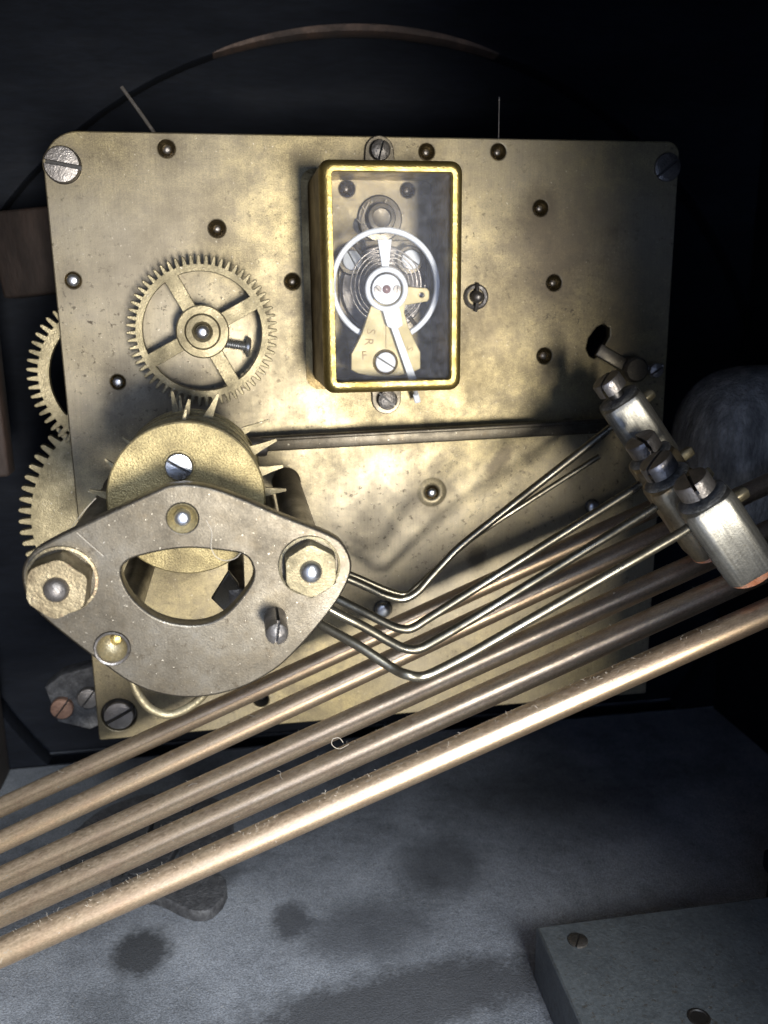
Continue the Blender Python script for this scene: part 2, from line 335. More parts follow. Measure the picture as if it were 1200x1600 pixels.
for k in range(61):                          # worn brown wood, laid only along the lit stretch of the opening's edge
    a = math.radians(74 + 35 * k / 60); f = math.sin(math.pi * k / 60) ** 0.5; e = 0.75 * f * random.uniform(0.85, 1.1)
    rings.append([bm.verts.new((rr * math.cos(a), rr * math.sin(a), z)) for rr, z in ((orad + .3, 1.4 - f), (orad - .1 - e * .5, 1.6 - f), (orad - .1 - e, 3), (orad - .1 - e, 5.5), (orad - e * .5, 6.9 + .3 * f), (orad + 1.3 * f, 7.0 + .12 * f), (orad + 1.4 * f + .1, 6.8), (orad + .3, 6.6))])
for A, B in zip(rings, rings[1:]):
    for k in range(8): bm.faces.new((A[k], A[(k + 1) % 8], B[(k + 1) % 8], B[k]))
rim = link('lit_worn_edge', finish(bm, 'lit_worn_edge'), BROWNWOOD, fbo)
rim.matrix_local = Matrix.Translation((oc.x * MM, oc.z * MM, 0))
# side walls, top and the unseen back rim of the case, its opening shaped to shade the plate
xl = PF(0, 1600, ZF).x - 22
lw = board('case_wall', xl - 5, -76, ZF + 170, 10, 270, 340, BROWNWOOD, 0.8); tag(lw, kind='structure')

rw = board('case_wall', 131, -76, ZF + 170, 10, 270, 340, BLACKWOOD, 0.8); tag(rw, kind='structure')
tp = board('case_ceiling', 0, -76, 150, 300, 270, 10, BLACKWOOD, 0.8); tag(tp, kind='structure')
arch = [(-190, ZF + 3), (57, ZF + 3)] + [(-72 + 130 * math.cos(math.radians(a)), -23 + 130 * math.sin(math.radians(a))) for a in range(0, 151, 5)]
rm = link('case_back_frame', prism('case_back_frame', [[(-260, ZF + .2), (170, ZF + .2), (170, 220), (-260, 220)], arch], 0, 8, 0.5), BLACKWOOD, None, (0, -212, 0), FACE); tag(rm, kind='structure')

bt = P(58, 395, -42)
bw = link('wood_batten', rbox('wood_batten', 16, 16, 21, 0.8), DARKWOOD, None, (bt.x - 2, bt.y + 6, bt.z), Matrix.Rotation(math.radians(-6), 3, 'Y'))
tag(bw, 'dim brown wooden batten left of the plate, above the half hidden gears', 'batten')

# ------------------------------------------------------------------ small shared shapes
def slot_screw_mesh(name, r, hgt, slot_w=0.22, slot_d=0.5, dome=0.12, ang=0.0):
    """round head with a real slot cut along local x (rotated by ang)"""
    bm = bmesh.new(); n = 36; w = r * slot_w / 2
    half = []
    for sgn in (1, -1):
        a0 = math.asin(w / r)
        arc = [(r * math.cos(a0 + (math.pi - 2 * a0) * k / n), sgn * r * math.sin(a0 + (math.pi - 2 * a0) * k / n)) for k in range(n + 1)]
        def ring(f, z): return [bm.verts.new((x * f, (sgn * w + (y - sgn * w) * f), z)) for x, y in arc]
        lo = ring(1, hgt * (1 - slot_d)); base = ring(1, 0); e = ring(1, hgt * 0.86); t1 = ring(0.93, hgt); t2 = ring(0.55, hgt * (1 + dome * .7))
        ctr = [bm.verts.new((x * .05, sgn * w, hgt * (1 + dome))) for x, y in arc]
        for A, B in ((base, lo), (lo, e), (e, t1), (t1, t2), (t2, ctr)):
            for k in range(n): bm.faces.new((A[k], A[k + 1], B[k + 1], B[k]))
        bm.faces.new([lo[0], e[0], t1[0], t2[0], ctr[0], ctr[-1], t2[-1], t1[-1], e[-1], lo[-1]])
        half.append(lo)
    p, q = half
    bm.faces.new([p[0], p[-1], q[-1], q[0]]).material_index = 1
    bmesh.ops.remove_doubles(bm, verts=bm.verts, dist=1e-5)
    bmesh.ops.rotate(bm, verts=bm.verts, cent=(0, 0, 0), matrix=Matrix.Rotation(ang, 3, 'Z'))
    return finish(bm, name, True, 32)
def oil_cup_mesh(name, r, depth):            # concave sink with a rolled lip
    return lathe(name, [(r * 1.04, -0.4), (r * 1.04, 0.05), (r, 0.10), (r * .95, -0.02), (r * .80, -depth * .45), (r * .5, -depth * .85), (0, -depth)], 32, 60)
def pin_mesh(name, r, z0, z1):
    return lathe(name, [(r, z0), (r, z1 - r * .45), (r * .85, z1 - r * .15), (r * .45, z1), (0, z1 + r * .03)], 24, 60)
def fibres(name, strands, r, parent, org, kind='stuff'):
    bm = bmesh.new()
    for s in strands: tube_bm(bm, [Vector(p) - Vector(org) for p in s], r, 4)
    o = link(name, finish(bm, name), LINT, parent)
    if kind: o['kind'] = kind
    return o
def curl(p, L, n=7, lift=1.0, stiff=0.5):
    p = Vector(p); d = Vector((random.uniform(-1, 1), random.uniform(-1, 0.2), random.uniform(-.4, 1) * lift)).normalized(); out = [p.copy()]
    for k in range(n):
        d = (d + Vector((random.uniform(-1, 1), random.uniform(-1, 1), random.uniform(-1, 1))) * stiff).normalized(); p = p + d * L / n; out.append(p.copy())
    return out

# ------------------------------------------------------------------ movement plate
plate = thing('movement_plate', 'large tarnished brass clock movement plate with rounded top left corner and oil sinks', 'clock plate')
po = []
def corner(cx, cz, r, a0):
    return [(cx + r * math.cos(math.radians(a0 + t)), cz + r * math.sin(math.radians(a0 + t))) for t in range(0, 91, 10)]
po += corner(-70 + 7.5, 68.6 - 7.5, 7.5, 90)[0:10]
po += [(-70, 0), (-69.9, -40), (-70, -68.2), (-69.6, -68.6)]
po += [(0, -68.5), (70.3, -68.6), (70.6, -68.2), (70.4, 0)] + corner(70 - 3, 68.6 - 3, 3, 0)
sinks = [(260, 232, 13, 7, 0), (339, 357, 13, 6, 0), (114, 438, 12, 10, 1), (184, 597, 11, 8, 1), (457, 440, 12, 5, 0), (667, 237, 12, 5, 0), (779, 237, 12, 5, 0),
         (845, 325, 12, 5, 0), (866, 442, 12, 5, 0), (851, 556, 12, 6, 0), (542, 295, 12, 4, 0), (637, 297, 11, 4, 0), (675, 770, 11, 7, 1), (598, 952, 14, 13, 2), (925, 791, 11, 9, 2)]
holes = []
for px, py, r, rp, k in sinks:
    q = P(px, py); holes.append(circle(q.x, q.z, r * pm(0, px, py), 28))
for px, py, r in ((98, 258, 31), (186, 1117, 27), (408, 1094, 12)):
    q = P(px, py); holes.append(circle(q.x, q.z, r * pm(0, px, py), 32))
sl = [P(*p) for p in ((921, 556), (916, 545), (920, 528), (933, 511), (944, 506), (953, 512), (953, 526), (944, 541), (936, 556), (928, 560))]
holes.append([(v.x, v.z) for v in sl])
def ps(px, py): q_ = P(px, py); return (q_.x, q_.z, 0)
GR = (0.045, 0.034, 0.02)
stains_and_shade(PLATE, [(ps(x, y), r, r * k, GR, .7, a, 0) for x, y, r, k, a in ((260, 236, 3.2, 1.2, .5), (339, 362, 3.2, 1.3, .5), (457, 446, 3.6, 1.6, .6), (845, 330, 3.6, 1.3, .6), (866, 450, 4.2, 1.6, .7), (851, 562, 3.6, 1.5, .6),
    (743, 475, 5.0, 1.7, .6), (667, 240, 3.2, 1.2, .5), (114, 442, 3, 1.3, .4), (184, 602, 3, 1.4, .4), (598, 956, 3.4, 1.3, .5), (675, 776, 4.6, 1.3, .5), (925, 795, 3, 1.3, .5), (592, 345, 7, 1.3, .55), (186, 1117, 6, 1.0, .5), (98, 262, 5.4, 1.0, .35))]
    + [(ps(870, 390), 13, 10, (0.07, 0.055, 0.04), .55, .6, 0.4), (ps(240, 640), 9, 5, GR, .6, .5, 0.5), (ps(960, 520), 10, 14, GR, .7, .55, 0), (ps(780, 520), 8, 10, (0.08, 0.06, 0.03), .5, .4, 0),  # second patch paints the shadow that the spoked wheel casts below it
       (ps(250, 380), 16, 8, (0.12, 0.10, 0.07), .6, .5, 0.6), (ps(780, 720), 5, 2, GR, .3, .7, 0.9), (ps(745, 870), 2.2, 3, GR, .3, .7, 0), (ps(700, 590), 9, 5, (0.10, 0.075, 0.03), .6, .45, 0), (ps(420, 600), 7, 10, (0.09, 0.07, 0.035), .6, .4, 0)])
link('plate_sheet', prism('plate_sheet', [po] + holes, -2.6, 0, 0.3), PLATE, plate, (0, 0, 0), FACE)
cup_c = {}
for px, py, r, rp, k in sinks:
    q = P(px, py); mm = pm(0, px, py)
    key = (r, k)
    if key not in cup_c: cup_c[key] = oil_cup_mesh('oil_sink', r * mm, r * mm * (0.95 if k == 0 else 0.55))
    cpo = link('oil_sink', cup_c[key], CUPM if k < 2 else DARKST, plate, (q.x, 0, q.z), FACE)
    pk = ('p', rp, k)
    if pk not in cup_c: cup_c[pk] = pin_mesh('pivot', rp * mm, -r * mm, (-r * .45 * mm, 0.5, 1.5)[k])
    pv = link('pivot', cup_c[pk], STEEL if k else DARKST, cpo)
bhole = P(408, 1094); link('drilled_hole', lathe('drilled_hole', [(1.75, -0.4), (1.75, -4), (0, -4)], 24), BLACKHOLE, plate, (bhole.x, 0, bhole.z), FACE)
for px, py, r, a, dz in ((98, 258, 27.5, -10, -0.7), (186, 1117, 23, 27, -1.3)):
    q = P(px, py); mm = pm(0, px, py)
    rc = link('screw_recess', lathe('screw_recess', [(r * mm * 1.14, -0.5), (r * mm * 1.14, -2.4), (0, -2.4)], 32), DARKST, plate, (q.x, 0, q.z), FACE)
    link('corner_screw', slot_screw_mesh('corner_screw', r * mm, 2.9, 0.24, 0.55, 0.08, math.radians(a)), SCREWM, plate, (q.x, -dz - 0.0 + 2.2 - 1.4, q.z), FACE)
q = P(1041, 262); link('corner_screw', slot_screw_mesh('corner_screw', 3.1, 1.0, 0.2, 0.5, 0.08, 0.7), DARKST, plate, (q.x, -0.02, q.z), FACE)
# washer and split pin by the box
q = P(743, 464); mm = pm(0)
wz = link('pivot_washer', lathe('pivot_washer', [(19 * mm, 0.02), (19 * mm, 0.5), (16.5 * mm, 0.75), (13 * mm, 0.6), (12 * mm, 0.02)], 32), DARKST, plate, (q.x, 0, q.z), FACE)
link('pivot', lathe('pivot', [(9 * mm, 0), (9 * mm, 1.8), (7 * mm, 2.6), (0, 3.0)], 24, 60), DARKST, wz)
link('split_pin', tube('split_pin', spline([(0.2, 3.0, .9), (0, 1.2, 1.6), (0, -1.2, 1.6), (-.15, -3.2, 0.8)], 5), 0.42, 8), DARKST, wz)
# raised brass boss around the pivot in the lower half of the plate
q = P(675, 769); link('pivot_boss', lathe('pivot_boss', [(3.6, 0.01), (2.7, 0.22), (2.0, 0.3), (1.75, 0.12), (1.6, 0.02)], 32, 60), PLATE, plate, (q.x, 0, q.z), FACE)

# ------------------------------------------------------------------ gears half hidden behind the plate
def gear_thing(name, label, px, py, hh, Rpx, nt, win, th, m, **kw):
    q = P(px, py, hh); mm = pm(hh, px, py)
    t = thing(name, label, 'gear', (q.x, q.y, q.z))
    return t, q, mm
t, q, mm = gear_thing('upper_gear', '', 178, 588, -7, 128, 0, 0, 0, None)
t.name = 'spoked_gear'; t['label'] = 'upper of two toothed brass gears peeping out behind the left edge of the plate'
R = 129 * mm; link('gear_wheel', prism('gear_wheel', gear(R, 56, R * .13, 4, R * .74, R * .25, R * .14, 0.75), -1, 1, 0.12), GEARM, t, (0, 0, 0), FACE)
link('gear_arbor', lathe('gear_arbor', [(0, -18), (1.5, -18), (1.5, 2), (0, 2)], 20), DARKST, t, (0, 0, 0), FACE)
t, q, mm = gear_thing('lower_gear', '', 238, 812, -11, 198, 0, 0, 0, None)
t.name = 'solid_gear'; t['label'] = 'lower of two toothed brass gears behind the left edge of the plate, its face solid'
R = 197 * mm; link('gear_wheel', prism('gear_wheel', gear(R, 69, R * .095), -1.2, 1.2, 0.12), GEARM, t, (0, 0, 0), FACE)
link('gear_arbor', lathe('gear_arbor', [(0, -16), (1.8, -16), (1.8, 2), (0, 2)], 20), DARKST, t, (0, 0, 0), FACE)

# ------------------------------------------------------------------ spoked wheel in front of the plate
HWH = 7.0
q = P(317, 518, HWH); mm = pm(HWH, 317, 518)
wheel = thing('toothed_gear', 'dusty brass toothed wheel with four spokes on the left half of the plate', 'gear', (q.x, q.y, q.z))
R = 116 * mm
link('wheel_rim', prism('wheel_rim', gear(R, 60, R * .12, 4, 91 * mm, 40 * mm, 22 * mm, math.radians(28)), -1.1, 0.9, 0.15), GEARM, wheel, (0, 0, 0), FACE)
hub = link('hub', lathe('hub', [(41 * mm, 0.85), (41 * mm, 1.1), (39 * mm, 1.35), (28 * mm, 1.4), (27 * mm, 2.0), (25 * mm, 2.3), (16 * mm, 2.4), (12 * mm, 1.8), (11 * mm, 1.2)], 40), GEARM, wheel, (0, 0, 0), FACE)
link('hub_pipe', lathe('hub_pipe', [(24 * mm, -HWH + .3), (24 * mm, -1.2)], 30), GEARM, wheel, (0, 0, 0), FACE)
link('pivot', pin_mesh('pivot', 10.5 * mm, 0, 3.2), STEEL, wheel, (0, 0, 0), FACE)
# small threaded screw lying behind the wheel, seen between the spokes
a = P(352, 537, 3.2); b = P(391, 543, 3.2)
scr = thing('small_screw', 'tiny brass screw with a round head lying behind the spokes of the toothed wheel', 'screw', a)
prof = [(0, 0)]
L_ = (b - a).length; nth = 9
for k in range(nth):
    z = L_ * .78 * k / nth; prof += [(0.72, z), (1.05, z + L_ * .78 / nth * .5)]
prof += [(0.72, L_ * .78), (1.0, L_ * .80), (2.1, L_ * .86), (2.2, L_ * .95), (1.6, L_ * 1.02), (0, L_ * 1.03)]
link('threaded_shank', lathe('threaded_shank', prof, 20, 20), STEEL, scr, (0, 0, 0), aim(b - a))

# ------------------------------------------------------------------ long bar across the plate
a = P(405, 693, 5); b = P(948, 664, 5)
bar = thing('lifting_bar', 'long narrow brass bar lying level across the plate between box and rods', 'bar', a)
dirv = (b - a); Lb = dirv.length; rot = Matrix((dirv.normalized(), Vector((0, -1, 0)).cross(dirv.normalized()), Vector((0, -1, 0)))).transposed()
bm_ = rbox('bar_strip', Lb, 3.3, 1.8, 0.35, 2, 0); link('bar_strip', bm_, DULL, bar, (dirv.x / 2, 0, dirv.z / 2), rot)
link('bar_ridge', rbox('bar_ridge', Lb * .985, 0.8, 0.7, 0.25, 2, 1.75), STEEL if False else DULL, bar, (dirv.x / 2, 0, dirv.z / 2 + 1.15), rot)
link('bar_end', lathe('bar_end', [(0, 0), (2.0, 0), (2.2, .4), (2.2, 3.2), (1.8, 3.8), (0, 3.9)], 20), SCREWM, bar, (1.5, -1, -0.6), aim((-1, -0.15, 0.05)))
for k in range(2): link('bar_post', lathe('bar_post', [(1.5, 0), (1.5, 5)], 18), DULL, bar, (8 + k * (Lb - 16), 5, -0.4 + k * 0.4 + (dirv.z / Lb) * (8 + k * (Lb - 16))), FACE)
# detent lever in the slot at the right
lev = thing('detent_lever', 'brown brass lever poking out of the dark slot at the right of the plate', 'lever', P(930, 548, 1))
o0 = P(930, 548, 1)
a = P(932, 548, 1.5) - o0; b = P(985, 573, 3) - o0
link('lever_arm', rbox('lever_arm', (b - a).length, 3.1, 1.4, 0.3, 2), DULL, lev, (a + b) / 2, Matrix((((b - a).normalized()), Vector((0, -1, 0)).cross((b - a).normalized()), Vector((0, -1, 0)))).transposed())
link('lever_boss', lathe('lever_boss', [(3.0, -3), (3.0, 1.5), (2.5, 2.1), (0, 2.2)], 28), DULL, lev, P(990, 577, 3) - o0, FACE)
link('lever_pin', tube('lever_pin', spline([P(1003, 572, 3) - o0, P(1018, 577, 3.5) - o0, P(1036, 571, 4) - o0]), 0.9, 10, 0.5), SCREWM, lev)
link('lever_screw', slot_screw_mesh('lever_screw', 1.7, 1.6, .25, .5, .2, .6), SCREWM, lev, P(1022, 578, 3.5) - o0, FACE)

# ------------------------------------------------------------------ glazed escapement box
HF = 27.0
f0 = P(500, 250, HF); f1 = P(722, 607, HF); f2 = P(512, 613, HF)
bx, bz = (f0.x + f2.x) / 2 - 0.25, f0.z
cx_, cz_ = (bx + f1.x) / 2, (f0.z + f1.z) / 2
hw, hh_ = (f1.x - bx) / 2 + 0.1, (f0.z - f1.z) / 2 + 0.5
box = thing('escapement_cover', 'rectangular gilt brass cover with a glass window screwed on the plate', 'cover', (cx_, 0, cz_))
bm = bmesh.new(); loops = []
iw = 2.25
for off, z, rr in ((-0.7, 0.15, 1.6), (1.6, 0.15, 3.0), (1.6, 0.5, 3.0), (0.15, 0.75, 2.4), (0.0, 1.2, 2.2), (0, HF - 2.6, 2.2), (-.2, HF - 1.3, 2.2), (-.6, HF - .5, 2.0), (-1.15, HF - .08, 1.7), (-1.6, HF, 1.3), (-iw, HF - .1, 0.7), (-iw - .12, HF - .5, 0.5), (-iw - .12, HF - 1.6, 0.5), (-0.75, HF - 1.8, 1.7), (-0.7, 0.15, 1.6)):
    loops.append([bm.verts.new((x, y, z)) for x, y in rrect(0, 0, hw + off, hh_ + off, rr, 6)])
for A, B in zip(loops, loops[1:]):
    n = len(A)
    for k in range(n): bm.faces.new((A[k], A[(k + 1) % n], B[(k + 1) % n], B[k]))
bmesh.ops.remove_doubles(bm, verts=bm.verts, dist=1e-4)
# slot in the lower wall for the hand is covered by the hand itself
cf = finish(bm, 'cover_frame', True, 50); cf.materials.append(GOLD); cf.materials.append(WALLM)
for p in cf.polygons: p.material_index = 1 if p.center.z < (HF - 2.7) * MM and p.center.z > 0 and max(abs(p.center.x) / hw, abs(p.center.y) / hh_) > 985e-6 else 0  # outer side walls take a darker brass than the front rim
link('cover_frame', cf, None, box, (0, 0, 0), FACE)
link('glass_pane', rbox('glass_pane', 2 * (hw - .9), 2 * (hh_ - .9), 0.9, 0.1, 1, HF - 2.75), GLASS, box, (0, 0, 0), FACE)
for px, py, up in ((593, 236, 1), (604, 624, -1)):
    q = P(px, py, 1); mm = pm(1, px, py)
    r_ = 23 * mm; base = (cz_ + hh_ + 0.5 - q.z) if up > 0 else (cz_ - hh_ - 0.5 - q.z)
    ol = [(r_ * math.cos(math.radians(a)) * 1.0, up * r_ * math.sin(math.radians(a))) for a in range(0, 181, 10)]
    if up > 0: ol = ol + [(-r_ * 1.1, base + .2), (-r_ * 2.2, base - .3), (-r_ * 2.2, base - 1.2), (r_ * 2.2, base - 1.2), (r_ * 2.2, base - .3), (r_ * 1.1, base + .2)]
    else: ol = ol + [(-r_, base + 2), (r_, base + 2)]
    lug = link('mounting_lug', prism('mounting_lug', [ol], 0.02, 1.0, 0.2), DULL, box, (q.x - cx_, 0, q.z - cz_), FACE)
    link('lug_screw', slot_screw_mesh('lug_screw', 15.5 * mm, 1.9, .2, .6, .2, math.radians(75 if up > 0 else -40)), DARKST, lug, (0, 0, 1.0))

# ------------------------------------------------------------------ escapement seen through the glass
def O2(pts, h, org): return [((P(px, py, h) - org).x, (P(px, py, h) - org).z) for px, py in pts]
HBAL, HC, HI = 15.0, 18.0, 20.0
c0 = P(603, 452, HC); c0.y = 0
esc = thing('balance_platform', 'escapement platform with pale bell shaped brass cock and index hand behind the glass', 'escapement', c0)
pl = P(598, 452, 3); mmc = pm(3)
link('platform_disc', lathe('platform_disc', [(0, 1.5), (0, 4.0), (60 * mmc, 4.0), (62 * mmc, 3.7), (62 * mmc, 1.5)], 60), DARKST, esc, (pl.x - c0.x, 0, pl.z - c0.z), FACE)
link('platform_foot', prism('platform_foot', [rrect(0, 0, 66 * mmc, 66 * mmc, 4, 5)], 0.02, 1.5, .15), DULL, esc, (pl.x - c0.x + .4, 0, pl.z - c0.z + 0.5), FACE)
for px, py, a in ((550, 407, -62), (641, 406, -35)):
    q = P(px, py, 6); mm = pm(6)
    lg = link('platform_lug', lathe('platform_lug', [(21 * mm, 0), (21 * mm, 1.3), (19 * mm, 1.7), (0, 1.7)], 28), DULL, esc, (q.x - c0.x, -4.0, q.z - c0.z), FACE)
    link('platform_screw', slot_screw_mesh('platform_screw', 14 * mm, 1.3, .16, .55, .05, math.radians(a)), SILVER, esc, (q.x - c0.x, -5.7, q.z - c0.z), FACE)
q = P(595, 341, 2); mm = pm(2)
hubp = link('pivot_bush', lathe('pivot_bush', [(33 * mm, -2.0), (33 * mm, -1.5), (31 * mm, -1.2), (22 * mm, -1.1), (21 * mm, 1.0), (19 * mm, 1.5), (14 * mm, 1.6), (13 * mm, .7), (0, .4)], 36), DULL, esc, (q.x - c0.x, -2.04, q.z - c0.z), FACE)
q2 = P(566, 352, .5); link('oval_hole', lathe('oval_hole', [(13 * mm, 0), (13 * mm, .25), (0, .25)], 28), BLACKHOLE, esc, (q2.x - c0.x, -0.03, q2.z - c0.z), FACE)
# bell shaped cock
bell = [(585, 462), (575, 492), (566, 520), (556, 540), (549, 553), (549, 578), (560, 584), (580, 588), (602, 590), (625, 587), (645, 582), (657, 576), (657, 550), (647, 530), (638, 510), (632, 488), (634, 477), (650, 474), (668, 471), (671, 466), (671, 455), (667, 450), (650, 449), (625, 446), (600, 440)]
hole = [(659 + 4 * math.cos(a * .3142 * 2), 461 + 4 * math.sin(a * .3142 * 2)) for a in range(10)]
ck = link('balance_cock', prism('balance_cock', [O2(bell, HC, c0), O2(hole, HC, c0)], HC - 2.0, HC, .2), COCKM, esc, (0, 0, 0), FACE)
q = P(602, 566, HC) - c0; mm = pm(HC)
fr_ = link('cock_foot', lathe('cock_foot', [(22 * mm, 1.5), (22 * mm, HC - 2)], 28), COCKM, esc, (q.x, 0, q.z), FACE)
link('screw_rim', lathe('screw_rim', [(19 * mm, 0), (19 * mm, .25), (17 * mm, .4), (15 * mm, .05)], 32), GOLD, ck, (q.x, q.z, HC))
link('cock_screw', slot_screw_mesh('cock_screw', 15 * mm, 0.7, .16, .7, .05, math.radians(-33)), SILVER, ck, (q.x, q.z, HC + 0.05))
# index ring, hand and tail
q = P(604, 452, HI) - c0; mm = pm(HI)
ring = link('index_ring', lathe('index_ring', [(24.5 * mm, -.6), (24.5 * mm, .3), (26 * mm, .45), (30.5 * mm, .45), (32 * mm, .25), (32 * mm, -.6)], 48), SILVER, esc, (q.x, -HI, q.z), FACE)
link('jewel_cap', lathe('jewel_cap', [(21.8 * mm, -1.5), (21.8 * mm, -.1), (21 * mm, .1), (7 * mm, .15), (6.5 * mm, .1), (0, .05)], 48), SILVER, esc, (q.x, -HI, q.z), FACE)
link('jewel', lathe('jewel', [(6.3 * mm, .1), (5 * mm, .5), (0, .7)], 24, 60), RUBY, esc, (q.x, -HI, q.z), FACE)
for dx_, a in ((-13.5, -45), (15.5, 80)):
    link('cap_screw', slot_screw_mesh('cap_screw', 5.6 * mm, .35, .25, .7, .05, math.radians(a)), SCREWM, esc, (q.x + dx_ * mm, -HI - .1, q.z), FACE)
hand = [(597, 482), (622, 474), (627, 492), (629, 508), (622, 513), (650, 588), (659, 627), (648, 630), (638, 592), (611, 513), (605, 510)]
link('index_hand', prism('index_hand', [O2(hand[:5] + [(651, 592), (639, 594)] + hand[-2:], HI, c0)], HI - .5, HI + .25, .12), SILVER, esc, (0, 0, 0), FACE)
a = P(645, 592, HI) - c0; b = P(652, 624, 6) - c0
link('index_tip', rbox('index_tip', 1.35, 2.2, 0.6, .12, 1), SILVER, esc, P(651, 622, 4) - c0, Matrix.Rotation(math.radians(-14), 3, 'Y') @ FACE @ Matrix.Rotation(0, 3, 'Z'))
link('index_rod', tube('index_rod', [a, P(647, 600, 16) - c0, P(650, 615, 4.4) - c0], .5, 8), SILVER, esc)
link('index_tail', prism('index_tail', [O2([(590, 374), (612, 374), (607, 424), (598, 424)], HI - .6, c0)], HI - 1.2, HI - .5, .12), SILVER, esc, (0, 0, 0), FACE)
def text(name, s, px, py, h, size, rotdeg, parent, org, m):
    cu = bpy.data.curves.new(name, 'FONT'); cu.body = s; cu.size = size * MM; cu.align_x = 'CENTER'; cu.align_y = 'CENTER'; cu.extrude = 0.01 * MM; cu.resolution_u = 3
    t = bpy.data.objects.new(name, cu); C.objects.link(t); dg = bpy.context.evaluated_depsgraph_get()
    me = bpy.data.meshes.new_from_object(t.evaluated_get(dg)); bpy.data.objects.remove(t); bpy.data.curves.remove(cu); me.materials.clear(); me.name = name
    q = P(px, py, h) - org
    return link(name, me, m, parent, (q.x, q.z, h + .02), Matrix.Rotation(math.radians(rotdeg), 3, 'Z'))
text('engraved_letter', 'S', 579, 518, HC, 2.6, -95, ck, c0, INK)
text('engraved_letter', 'R', 576, 534, HC, 2.6, -95, ck, c0, INK)
text('engraved_letter', 'F', 569, 556, HC, 2.6, 3, ck, c0, INK)
text('engraved_letter', 'S', 641, 545, HC, 2.0, 75, ck, c0, INK)
for pts in (((603, 500), (603, 545)),):
    A, B = [P(x, y, HC) - c0 for x, y in pts]
    link('engraved_line', tube('engraved_line', [(A.x, A.z, HC), (B.x, B.z, HC)], .07, 6), INK, ck)
# balance wheel with hairspring
bq = P(602, 446, HBAL)
bal = thing('balance_assembly', 'thin white balance ring with hairspring coils under the brass cock behind the glass', 'balance wheel', bq)
mm = pm(HBAL)
link('balance_rim', lathe('balance_rim', [(73.5 * mm, -.6), (73.5 * mm, .5), (75 * mm, .7), (80 * mm, .7), (81.5 * mm, .5), (81.5 * mm, -.6), (73.5 * mm, -.6)], 72), SILVER, bal, (0, 0, 0), FACE)
link('balance_arm', rbox('balance_arm', 152 * mm, 6 * mm, .5, .1, 1), DULL, bal, (0, 0, 0), Matrix.Rotation(math.radians(52), 3, 'Y') @ FACE)
link('balance_staff', lathe('balance_staff', [(0, -11), (6 * mm, -11), (6 * mm, 3), (0, 3)], 16), STEEL, bal, (0, 0, 0), FACE)
bm = bmesh.new(); sp = []
for k in range(420):
    t_ = k / 419; a_ = t_ * 2 * math.pi * 8; r_ = (10 + 46 * t_) * mm; sp.append((r_ * math.cos(a_), -2.2 + 0, r_ * math.sin(a_)))
tube_bm(bm, sp, .16, 5); link('hairspring', finish(bm, 'hairspring'), DARKST, bal)
# lint on the plate behind the glass
hr = [[P(x, y, 2.5) for x, y in s] for s in (((577, 398), (569, 372), (565, 350), (571, 328), (577, 316)), ((565, 350), (558, 343)), ((571, 330), (566, 322)), ((601, 320), (604, 312)), ((565, 352), (572, 350)))]
lt = link('lint_thread', finish((lambda b: ([tube_bm(b, spline(s, 4), .12, 5) for s in hr], b)[1])(bmesh.new()), 'lint_thread'), LINT)
tag(lt, 'pale branching thread of lint behind the glass above the balance ring', 'lint')

# ------------------------------------------------------------------ chime barrel with its spiked discs
HD = H(1.5)                                  # front face of the diamond shaped plate
ax = P(285, 810, HD)                         # barrel axis runs straight back from here
HB0 = H(1.365)
q = Vector((ax.x, -HB0, ax.z))
barrel = thing('chime_barrel', 'dusty brass chime barrel of stacked spiked discs above the diamond shaped plate', 'chime barrel', q)
RB = 117 * pm(HB0)
def drum(name, r, z0, z1, b=.25): return lathe(name, [(0, z0), (r - b, z0), (r, z0 + b), (r, z1 - b), (r - b, z1), (0, z1)], 72, 40)
link('barrel_core', drum('barrel_core', RB - 4.0, -26, -1.0), DARKST, barrel, (0, 0, 0), FACE)
link('front_disc', drum('front_disc', RB, -2.2, 0), GRAINY, barrel, (0, 0, 0), FACE)
link('barrel_arbor', lathe('barrel_arbor', [(2.2, -48), (2.2, 9)], 20), DARKST, barrel, (0, 0, 0), FACE)
sq = P(280, 728, HB0) - q; mm = pm(HB0)
link('screw_seat', lathe('screw_seat', [(24 * mm, 0), (23.5 * mm, .25), (20.5 * mm, .3), (20 * mm, .02)], 32), GRAINY, barrel, (sq.x, 0, sq.z), FACE)
link('disc_screw', slot_screw_mesh('disc_screw', 20 * mm, 1.1, .2, .6, .12, math.radians(-33)), STEEL, barrel, (sq.x, 0, sq.z), FACE)
spk = {0: [((176, 776), (139, 766), 1), ((412, 768), (447, 765), 1), ((284, 672), (291, 640), 0)],
       1: [((288, 662), (296, 624), 1), ((412, 735), (442, 728), 1), ((180, 730), (164, 717), 0)],
       2: [((326, 650), (341, 616), 1), ((398, 702), (432, 687), 1), ((208, 695), (191, 683), 0)],
       3: [((277, 656), (269, 611), 1), ((284, 656), (281, 618), 0), ((392, 668), (420, 656), 0)]}
